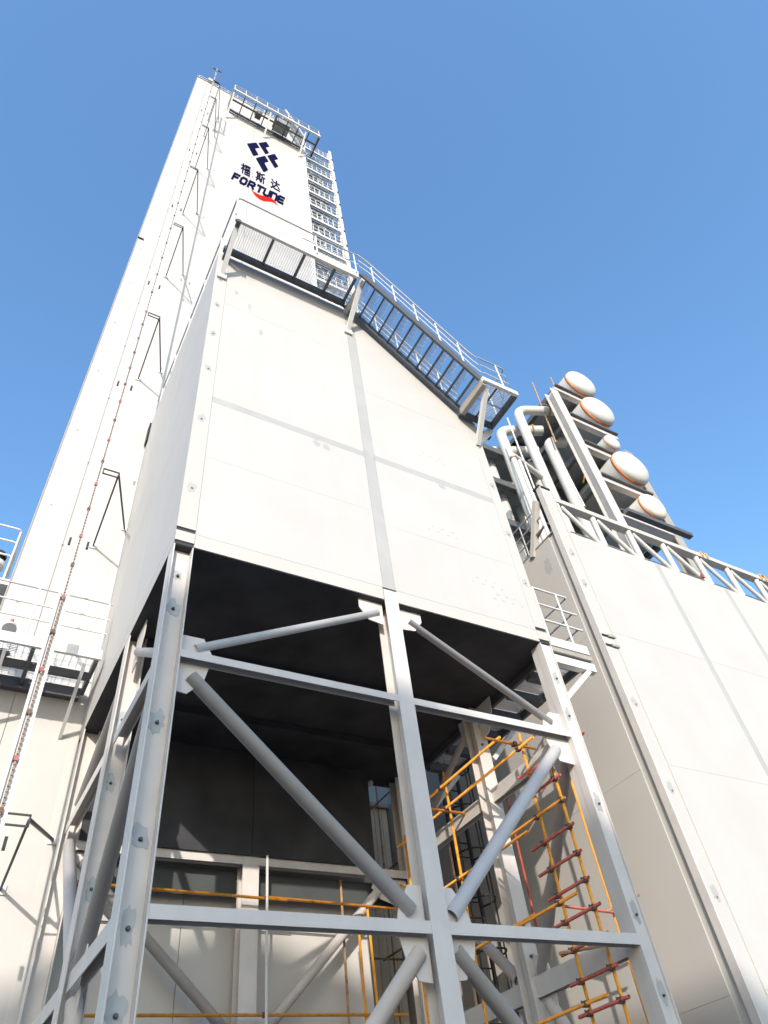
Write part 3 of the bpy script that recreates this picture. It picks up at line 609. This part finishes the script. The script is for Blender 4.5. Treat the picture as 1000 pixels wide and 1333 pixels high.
# ------------------------------------------------------------------ stair tower on the right side of the tower
tw = thing('stair_tower', 'open white steel stair tower with grated flights beside the tall tower', 'stair tower', (8.9, 14.9, GZ))
SX0, SX1, SY0, SY1 = 7.68, 9.95, 13.60, 15.9
for x in (SX0, SX1):
    for y in (SY0, SY1): MB().hsec((x, y, 13.5), (x, y, 58.6), (0, 1, 0), .22, .24, .02, .02).build('column', RAIL, tw)
lv = [16.8, 20.4, 24.0, 27.0, 29.8, 32.2, 34.4, 36.8, 38.6, 40.6, 42.8, 45.0, 47.3, 49.6, 52.0, 54.2, 56.6]
for i, z in enumerate(lv):
    MB().box(SX0 + .115, SX1 - .115, SY0 - .06, SY0 + .04, z - .26, z).build('beam', RAIL, tw)
    MB().box(SX0 + .115, SX1 - .115, SY1 - .04, SY1 + .06, z - .26, z).build('beam', RAIL, tw)
    for x in (SX0, SX1): MB().box(x - .05, x + .05, SY0 + .125, SY1 - .125, z - .26, z).build('beam', RAIL if x < 8 else STEEL, tw)
    MB().box(7.60, 7.66, SY0 - .12, SY0 + .02, z - .1, z + .02).build('lug', BLACK, tw)
    MB().box(SX1 + .02, SX1 + .12, SY0 - .16, SY0 - .125, z - .2, z + .0).build('lug', BLACK, tw)
    mb = grating((SX0 + .12, SY0 + .05, z - .02), (1, 0, 0), (0, 1, 0), 2.0, .75, pitch=.10, th=.022, h=.04, cross=.30)
    mb.build('landing_grating', GALV, tw, stuff=True)
    MB().box(SX0 + .1, SX1 - .1, SY0 + .8, SY0 + .88, z - .18, z - .02).build('joist', DARK, tw)
    for q in (.5, 1.05): MB().tube((SX0 + .1, SY0 - .02, z + q), (SX1 - .1, SY0 - .02, z + q), .03, 6).build('handrail', RAIL, tw)
    rp = MB()
    for q in range(6): rp.tube((SX0 + .25 + q * .36, SY0 - .02, z), (SX0 + .25 + q * .36, SY0 - .02, z + 1.05), .025, 5)
    rp.build('rail_posts', RAIL, tw)
    if i + 1 < len(lv):
        z2 = lv[i + 1]; a = Vector((SX0 + .3, SY0 + 1.1, z)); b = Vector((SX1 - .3, SY0 + 1.1, z2))
        if i % 2: a.x, b.x = b.x, a.x
        for dy in (0, .85): MB().bar(a + Vector((0, dy, 0)), b + Vector((0, dy, 0)), .06, .22, (0, 0, 1)).build('stringer', GALV, tw)
        tr = MB()
        for q in range(9):
            p = a.lerp(b, (q + .5) / 9); tr.bar(p + Vector((0, .03, 0)), p + Vector((0, .82, 0)), .24, .035)
        tr.build('treads', DARK, tw, stuff=True)
        for dy in (-.02, .87): MB().tube(a + Vector((0, dy, 1.0)), b + Vector((0, dy, 1.0)), .03, 6).build('handrail', RAIL, tw)

# ------------------------------------------------------------------ large block on the right
BXL, BYF, BT = 11.0, 8.10, 12.06
bl = thing('insulation_block', 'huge low white clad block filling the right side of the view', 'building', (18, 16, GZ))
MB().box(BXL + .03, 27, BYF + .03, 26, GZ, BT - .03).build('wall', WHITE2, bl)
fx = [11.42, 14.60, 17.40, 21.5, 27.0]; fz = [GZ, 2.1, 5.75, 8.9, BT]
for i in range(4):
    for j in range(4):
        MB().box(fx[i] + (.10 if i else .0), fx[i + 1] - .08, BYF, BYF + .028, fz[j] + .002, fz[j + 1] - .002).build('panel', WHITE if i < 2 else WHITE2, bl)
for x in fx[1:4]: MB().box(x - .077, x + .097, BYF + .004, BYF + .0275, GZ, BT - .002).build('seam_strip', PRIMER, bl)
ly = [8.40, 10.6, 13.4, 16.6, 20, 26]
for i in range(5):
    for j in range(4):
        MB().box(BXL, BXL + .028, ly[i] + .004, ly[i + 1] - .004, fz[j] + .002, fz[j + 1] - .002).build('panel', WHITE2, bl)
MB().box(BXL - .02, BXL + 16, BYF + .035, 26, BT - .028, BT + .0).build('roof', PRIMER, bl)
# corner column
for nm, a in (('corner_column', (BXL - .03, BXL - .004, BYF - .06, BYF + .10)), ('corner_column', (BXL + .38, BXL + .41, BYF - .05, BYF - .002))):
    MB().box(*a, GZ, 13.62).build(nm, STEEL if a[0] < 11 else WHITE2, bl)
MB().box(BXL - .003, BXL + .379, BYF - .03, BYF - .004, GZ, 8.40).build('corner_column', WHITE, bl)
MB().box(BXL - .003, BXL + .379, BYF - .03, BYF - .004, 8.48, 8.66).build('corner_column', WHITE, bl)
MB().box(BXL - .003, BXL + .379, BYF - .03, BYF - .004, 8.74, 13.6).build('corner_column', WHITE, bl)
MB().box(BXL - .003, BXL + .379, BYF - .003, BYF + .002, 8.3, 8.8).build('joint_gap', SHADE_JOINT, bl)
for z in (8.41, 8.67): MB().box(BXL + .2, BXL + .42, BYF - .075, BYF - .052, z, z + .06).build('joint_plate', BROWN, bl)
MB().box(BXL - .05, BXL + .36, BYF - .05, BYF + .2, 13.63, 13.68).build('column_cap', BLACK, bl)
MB().bar((BXL - .01, BYF + .25, 13.3), (BXL + .02, BYF + 1.0, 11.9), .16, .14, (0, 1, 1)).build('corner_brace', WHITE2, bl)
MB().bar((BXL + .05, BYF + .35, 12.5), (BXL + .05, BYF + 1.3, 12.1), .05, .05).build('corner_brace', RUSTY, bl)
for z in (11.2, 10.2, 7.0, 5.2, 3.4): bolt(bl, (BXL + .19, BYF - .031, z), (0, -1, 0), .018, .03, PRIMER); patch(bl, (BXL + .19, BYF - .0305, z + .04), .09, .14, m_=PRIMER, seed=int(z * 10))
patch(bl, (BXL - .0005, 8.75, 11.3), .14, .28, axis='x', m_=PRIMER, seed=77)
rl = MB()
for z in (1.05, .7, .35): rl.tube((BXL - .01, 8.4, BT + z), (BXL - .01, 11.5, BT + z), .02, 6)
for y in (9.2, 10.3, 11.4): rl.tube((BXL - .01, y, BT), (BXL - .01, y, BT + 1.05), .02, 6)
single(rl, 'guard_rail', DARKRAIL, 'thin dark rail along the left roof edge of the right block', 'railing', (BXL, 10, BT))

# truss on the roof edge
tr = thing('roof_truss', 'white tubular truss railing along the front roof edge of the right block', 'truss', (17, 8.2, BT))
MB().box(11.42, 24.5, 8.10, 8.32, 13.28, 13.44).build('top_chord', WHITE2, tr)
MB().box(11.42, 24.5, 8.14, 8.28, BT + .002, BT + .09).build('bottom_chord', WHITE2, tr)
px = [11.56, 12.86, 14.22, 15.60, 17.02, 18.40, 19.80, 21.2, 22.6]
for i, x in enumerate(px):
    MB().tube((x, 8.21, BT + .09), (x, 8.21, 13.28), .085, 14).build('post', PIPE, tr)
    if i + 1 < len(px): MB().tube((x + .16, 8.21, 13.26), (px[i + 1] - .14, 8.21, BT + .11), .062, 12).build('diagonal', PIPE, tr)
for x in (17.25, 19.0 + 1.0):
    for d in (0, .22):
        MB().path([(x + d - .04, 8.13, 13.46), (x + d, 8.08, 13.49), (x + d, 8.07, 13.30)], .022, .02, 6).build('hook', ORANGE, tr)
MB().box(20.0, 20.3, 8.08, 8.34, 13.442, 13.50).build('hook_plate', BLACK, tr)
MB().box(15.98 + .6, 16.08 + .6, 8.09, 8.14, BT + .2, BT + .32).build('tag', RED, tr)
gr2 = MB()
for z in (.25, .65, 1.05): gr2.tube((11.6, 8.75, BT + z), (24, 8.75, BT + z), .022, 6)
for i in range(14): gr2.tube((11.8 + i * .9, 8.75, BT), (11.8 + i * .9, 8.75, BT + 1.05), .02, 6)
single(gr2, 'guard_rail', RAIL, 'thin white rail seen through the truss on the block roof', 'railing', (17, 8.75, BT))
for i, (x, y, z, r) in enumerate(((14.6, 9.3, 13.1, .40), )):
    v = thing('receiver_vessel', 'small blush white vessel lying behind the truss under the tank rack', 'vessel', (x, y, BT))
    MB().lathe((x, y, z), (0, 1, 0), [(0, 0), (.05, r * .5), (.15, r * .85), (.3, r), (2.5, r), (2.7, 0)], 20).build('shell', TANKRUST, v)
    for d in (.6, 2.0): MB().box(x - .25, x + .25, y + d, y + d + .1, BT, z - r * .8).build('saddle', STEEL, v)

# ------------------------------------------------------------------ tank rack
rk_ = thing('tank_rack', 'tall grey steel rack on the block roof carrying stacked horizontal tanks', 'rack', (18.7, 13.5, BT))
RXL, RXR, RY, RYR = 15.62, 20.2, 9.0, 9.9
for y, yr in ((RY, RYR), (14.0, 14.0), (18.0, 18.0)):
    ztop = 22.7
    MB().hsec((RXL, y + .2, BT), (RXL, y + .2, ztop), (0, 1, 0), .40, .36, .03, .03).build('column', STEEL, rk_)
    MB().hsec((RXR, yr + .2, BT), (RXR, yr + .2, ztop - .6), (0, 1, 0), .46, .40, .03, .03).build('column', BROWN, rk_)
shelves = [23.15, 21.15, 19.40, 17.55, 15.70]
SXE = 18.3
for k_, z in enumerate(shelves):
    for y in (RY + .06, 12.0, 14.06, 16, 18.06): MB().box(RXL + .205, SXE, y, y + .22, z - .26, z - .02).build('beam', STEEL if y < 10 else DARK, rk_)
    MB().box(RXL + .205, SXE, RY - .05, RY + .05, z - .05, z + .03).build('shelf_edge', DARK, rk_)
    for x in (RXL + .21, SXE - .17): MB().box(x, x + .16, RY + .285, 18.05, z - .26, z - .021).build('beam', DARK, rk_)
    MB().box(RXL + .38, SXE - .18, RY + .3, 18, z - .019, z + .001).build('floor_plate', GREYBOX, rk_)
    if k_ in (1, 3): MB().box(SXE + .002, RXR - .235, 14.05, 14.2, z - .26, z - .02).build('beam', BROWN, rk_)
MB().box(RXL + .205, SXE + .55, RY - .25, RY - .06, 15.40, 15.56).build('shelf_edge', DARK, rk_)
MB().bar((RXL + .3, 10.3, 16.0), (RXL + .3, 13.6, 13.2), .14, .14).build('rack_brace', STEEL, rk_)
MB().bar((RXL + .3, 10.3, 13.0), (RXL + .3, 13.6, 15.8), .14, .14).build('rack_brace', STEEL, rk_)
tanks = [(24.12, .75, TANK, 'topmost white tank with orange band on the rack'),
         (22.2, .79, TANK, 'second white tank from the top of the rack, with orange band'),
         (20.02, .37, TANK, 'smallest white tank on the rack, squeezed between two large ones'),
         (18.6, .80, TANK, 'fattest white tank on the rack, fourth from the top'),
         (16.5, .56, TANKRUST, 'rust stained lowest tank on the rack just above the truss')]
shz = dict(zip([t[0] for t in tanks], shelves))
for z, r, mm, lab in tanks:
    X = {0.75: 17.52, 0.37: 17.40}.get(r, 17.64); t = thing('storage_tank', lab, 'tank', (X, 13.5, z - r), 'tanks stacked on the rack')
    yh = 8.9; dome = [(-.42 * r - .01, 0.0)] + [(-(.42 * r) * math.cos(a) , r * math.sin(a) ** .82) for a in [math.pi / 2 * k / 9 for k in range(1, 10)]]
    MB().lathe((X, yh, z), (0, 1, 0), dome + [(.02, r)], 32).build('dome', mm, t)
    MB().lathe((X, yh, z), (0, 1, 0), [(.0, r * .995), (9.0, r * .995), (9.2, r * .8), (9.3, 0)], 32).build('shell', mm, t)
    MB().lathe((X, yh, z), (0, 1, 0), [(.02, r * 1.001), (.02, r * 1.008), (.15 * r, r * 1.008), (.15 * r, r * 1.001)], 32).build('weld_band', BAND, t)
    zs_ = shz[z] + .031
    for y in (9.45, 12.5, 15.5):
        a = r * .78
        MB().prism([(X - a, y, zs_), (X + a, y, zs_), (X + a * .95, y, z - r * .35), (X + a * .55, y, z - r * .80), (X, y, z - r * .985), (X - a * .55, y, z - r * .80), (X - a * .95, y, z - r * .35)], (0, .05, 0)).build('saddle', RAIL, t)
        for dx in (-.6, 0, .6): MB().prism([(X + dx * r, y - .26, zs_), (X + dx * r, y - .001, zs_), (X + dx * r, y - .001, z - r * (.86 if dx else 1.0) + .02)], (.03, 0, 0)).build('saddle_rib', RAIL, t)

# ------------------------------------------------------------------ white pipes
def pipe(pts, r, lab, bend=.45, mm=PIPE, name='process_pipe', rings=()):
    mb = MB().path(pts, r, bend, 18, 8)
    p0 = pts[0]
    t = thing(name, lab, 'pipe', p0, 'white process pipes right of the box')
    mb.build('run', mm, t)
    for p, d in rings:
        p = Vector(p); d = Vector(d).normalized(); MB().tube(p - d * .03, p + d * .03, r * 1.28, 18).build('flange', RUSTY, t)
    return t
RB = BT
dA = Vector((16.02 - 14.70, 9.84 - 10.4, 0)); 
pipe([(14.70, 10.4, RB), (14.70, 10.4, 22.50), (16.25, 9.742, 22.50)], .19, 'tallest white pipe bending over toward the tank rack beside the front scaffold pole', rings=[((15.95, 9.885, 22.5), dA)])
pipe([(14.23, 11.2, RB), (14.23, 11.2, 21.85), (15.85, 10.47, 21.85)], .205, 'second tallest white pipe, bending just below the stair landing', rings=[((15.45, 10.65, 21.85), dA)])
pipe([(13.92, 12.0, RB), (13.92, 12.0, 21.25), (15.9, 11.1, 21.25)], .22, 'white pipe hugging the right edge of the box, leftmost of the bends')
pipe([(15.80, 10.4, RB), (15.80, 10.4, 21.0), (16.45, 10.12, 21.0)], .22, 'fat white pipe with a short elbow nearest the rack front column', bend=.5)
pipe([(15.0, 13.2, 22.45), (16.6, 12.45, 22.6)], .2, 'short level white pipe just under the leftmost bend, partly hidden by it', bend=.2)
pipe([(16.18, 11.8, RB), (16.18, 11.8, 21.5)], .2, 'plain upright white pipe with capped top behind the tallest pipe')
pipe([(15.05, 12.2, RB), (15.05, 12.2, 19.95), (14.3, 12.6, 19.95)], .2, 'upright white pipe in shadow behind the second tallest pipe')
pipe([(12.87, 10.0, RB), (12.87, 10.0, 18.25), (14.9, 10.5, 18.25)], .10, 'thin white pipe with rusty elbow close beside the second tallest pipe', bend=.2, rings=[((12.87, 10.0, 18.0), (0, 0, 1))])
pipe([(13.12, 10.0, RB), (13.12, 10.0, 18.0)], .07, 'thinnest straight white pipe beside the rusty elbow')
pr = thing('pipe_rack', 'dark steel pipe support with plates in shadow behind the white pipes', 'rack', (14.5, 13, BT))
for x in (12.8, 16.4):
    for y in (11.4, 15.0): MB().hsec((x, y, BT), (x, y, 21.5), (0, 1, 0), .3, .3).build('column', DARK, pr)
for z in (14.2, 16.4, 18.6, 20.6):
    for y in (11.4, 15.0): MB().box(12.97, 16.23, y - .1, y + .1, z - .3, z).build('beam', DARK, pr)
    MB().box(12.7, 16.5, 11.55, 14.85, z - .02, z + .02).build('floor_plate', GREYBOX, pr)
    for x in (12.8, 16.4): MB().box(x - .1, x + .1, 11.56, 14.84, z - .3, z - .021).build('beam', DARK, pr)
# loose scaffold poles among the pipes
def pole(p, q, mm, lab, r=.024):
    single(MB().tube(p, q, r, 8), 'scaffold_pole', mm, lab, 'pole', p, 'scaffold poles')
pole((15.58, 9.95, 20.3), (15.99, 10.0, 24.8), RUSTY, 'rusty pole leaning across the elbow of the tallest white pipe', .035)
pole((15.35, 9.55, 22.2), (16.5, 9.5, 22.15), RUSTY, 'short rusty level pole crossing the tallest white pipe', .03)
pole((13.48, 10.1, 16.8), (13.55, 10.1, 20.9), RAIL, 'pale upright pole beside the bend below the landing', .03)
pole((17.0, 9.75, 24.0), (17.1, 9.75, 25.6), RUSTY, 'rusty pole stub at the top of the rack front column', .03)
pole((14.8, 9.5, 15.9), (14.64, 9.5, 18.6), RAIL, 'pale pole standing beside the fat pipe above the truss', .03)
pole((16.0, 9.9, 18.1), (17.1, 10.2, 19.8), ORANGE, 'orange sloping pole under the fourth tank of the rack', .03)

# ------------------------------------------------------------------ scaffolding inside the frame
sc = thing('tube_scaffold', 'orange and red tube scaffold with rungs inside the right side of the frame', 'scaffold', (8.1, 9.2, GZ))
SR = .0245
def tube(name, p, q, mm, cp=()):
    o = MB().tube(p, q, SR, 10, False)
    o.hollow(p, q, SR, .004, 10)
    ob = MB().hollow(p, q, SR, .004, 12).build(name, mm, sc)
    for c in cp:
        c = Vector(c); MB().box(c.x - .045, c.x + .02, c.y - .04, c.y + .04, c.z - .035, c.z + .035).tube(c + Vector((-.06, -.03, 0)), c + Vector((-.02, -.03, 0)), .014, 6).tube(c + Vector((-.03, .05, -.03)), c + Vector((-.03, .05, .05)), .012, 6).build('coupler', COUPLER, ob)
    return ob
SXP = 8.10
tube('standard', (SXP, 7.80, GZ), (SXP, 7.82, 5.28), ORANGE)
tube('standard', (SXP, 8.50, GZ), (SXP, 8.36, 5.95), ORANGE)
tube('standard', (SXP, 10.8, GZ), (SXP, 10.73, 6.4), ORANGE)
tube('standard', (SXP, 12.43, GZ), (SXP, 12.43, 5.85), ORANGE)
tube('standard', (SXP + .4, 11.5, GZ), (SXP + .4, 11.5, 5.3), RUSTY)
rung = [(8.36, 7.65, 4.86, RED), (9.4, 7.70, 4.51, ORANGE), (8.72, 7.68, 4.10, RED), (8.70, 7.69, 3.71, RED), (8.63, 7.70, 3.34, RED), (9.55, 8.01, 3.24, ORANGE), (8.71, 7.64, 2.975, RED), (8.64, 7.66, 2.245, RED), (8.63, 7.63, 1.88, RED), (9.6, 7.99, 1.99, ORANGE), (8.64, 7.64, 1.45, RED), (8.7, 7.64, 1.05, RED), (8.66, 7.66, 0.6, RED), (8.66, 7.66, 2.62, RED)]
for ya_, yb_, z, mm in rung:
    x = SXP - .05
    tube('ledger', (x, ya_, z), (x, yb_, z), mm, [(x + .025, 7.80, z), (x + .025, 8.43, z)] if yb_ < 7.9 else [(x + .025, 8.45, z)])
tube('ledger', (7.95, 11.6, 6.05), (7.95, 8.7, 6.05), ORANGE, [(7.97, 10.73, 6.05)])
tube('ledger', (8.0, 12.6, 5.66), (8.0, 7.95, 5.66), ORANGE, [(8.02, 10.73, 5.66), (8.02, 8.38, 5.66)])
tube('ledger', (SXP - .05, 12.5, 4.42), (SXP - .05, 8.7, 4.40), ORANGE, [(SXP - .03, 10.77, 4.41)])
tube('ledger', (SXP - .05, 12.4, 3.27), (SXP - .05, 9.0, 3.27), ORANGE, [(SXP - .03, 10.8, 3.27)])
tube('ledger', (SXP - .05, 8.6, 5.25), (SXP - .05, 7.95, 5.2), RED)
tube('transom', (7.35, 8.42, 5.78), (8.45, 8.42, 5.76), ORANGE, [(8.0, 8.42, 5.77)])
tube('transom', (7.65, 10.75, 5.62), (8.45, 10.75, 5.62), ORANGE, [(8.05, 10.75, 5.62)])
tube('transom', (7.85, 12.40, 4.85), (8.35, 12.40, 4.85), ORANGE)
tube('transom', (7.9, 8.55, 2.61), (8.4, 8.1, 2.61), RUSTY)
# rear tubes near the tower wall
tube('ledger', (1.9, 12.75, 4.62), (5.6, 12.75, 4.57), ORANGE, [(5.2, 12.75, 4.6)])
tube('ledger', (5.15, 12.75, 4.60), (7.9, 12.75, 4.55), ORANGE)
tube('ledger', (1.9, 12.75, 2.83), (7.9, 12.75, 2.83), ORANGE, [(5.2, 12.75, 2.83)])
tube('standard', (5.22, 12.70, GZ), (5.18, 12.70, 5.3), RAIL)
tube('standard', (7.45, 12.8, GZ), (7.28, 12.8, 4.6), ORANGE)
tube('standard', (7.12, 12.78, GZ), (7.05, 12.78, 4.3), ORANGE)
tube('standard', (6.95, 13.2, GZ), (6.95, 13.2, 5.2), RUSTY)
s2 = thing('outer_scaffold', 'thin orange and red tubes standing against the grey side of the right block', 'scaffold', (10.3, 10.2, GZ))
sc = s2
tube('standard', (10.3, 9.5, GZ), (10.3, 9.56, 6.5), ORANGE)
tube('standard', (10.3, 11.65, GZ), (10.3, 11.53, 6.5), RED)
tube('ledger', (10.25, 10.67, 4.05), (10.25, 9.45, 3.55), RED)
tube('ledger', (10.3, 10.6, 3.3), (10.3, 9.1, 3.25), ORANGE)
tube('ledger', (10.25, 9.6, 6.58), (10.25, 8.78, 6.58), RED)
tube('ledger', (10.25, 9.6, 3.62), (10.25, 8.80, 3.62), RUSTY)
s3 = thing('rear_scaffold', 'dark rusty tube scaffold in shadow behind the frame by the stair tower', 'scaffold', (8.6, 17, GZ))
sc = s3
for x, y in ((8.6, 17.0), (9.5, 17.0), (10.3, 17.0), (10.3, 15.9)): tube('standard', (x, y, GZ), (x, y, 10.5), RUSTY)
for z in (3.0, 4.9, 6.8, 8.7): tube('ledger', (8.2, 16.95, z), (10.6, 16.95, z), RUSTY); tube('ledger', (10.25, 15.6, z + .1), (10.25, 17.4, z + .1), RUSTY)

sh = thing('rear_shed', 'low beige ribbed shed in shade behind the frame between tower and right block', 'building', (9.3, 19, GZ))
MB().box(7.72, 10.95, 17.62, 21.3, GZ, 9.0).build('wall', SHED, sh)
for i in range(13): MB().box(7.76 + i * .25, 7.80 + i * .25, 17.59, 17.619, GZ, 8.95).build('rib', SHED, sh)
MB().box(7.68, 10.97, 17.5, 21.4, 9.002, 9.12).build('roof', PRIMER, sh)
# dark caged ladder in the gap between box and block
cl_ = thing('caged_ladder', 'black caged ladder in the gap between the frame and the right block', 'ladder', (10.4, 13.6, GZ))
for x in (10.15, 10.65): MB().bar((x, 13.6, GZ), (x, 13.6, 11.0), .06, .07, (0, 1, 0)).build('stile', BLACK, cl_)
for i in range(38): MB().tube((10.16, 13.6, GZ + .3 + i * .32), (10.64, 13.6, GZ + .3 + i * .32), .016, 6).build('rung', BLACK, cl_)
for i in range(9):
    z = 2 + i * 1.0
    MB().path([(10.15, 13.56, z), (10.05, 13.2, z), (10.25, 12.9, z), (10.55, 12.9, z), (10.75, 13.2, z), (10.65, 13.56, z)], .02, .12, 6).build('hoop', BLACK, cl_)
for x, y in ((10.06, 13.2), (10.74, 13.2), (10.4, 12.9)): MB().bar((x, y, 2), (x, y, 10), .04, .012, (0, 1, 0)).build('cage_strap', BLACK, cl_)

for o in list(bpy.data.objects):
    if '_o' in o.keys(): del o['_o']
scene.render.engine = 'CYCLES'
scene.cycles.diffuse_bounces = 3; scene.cycles.max_bounces = 6
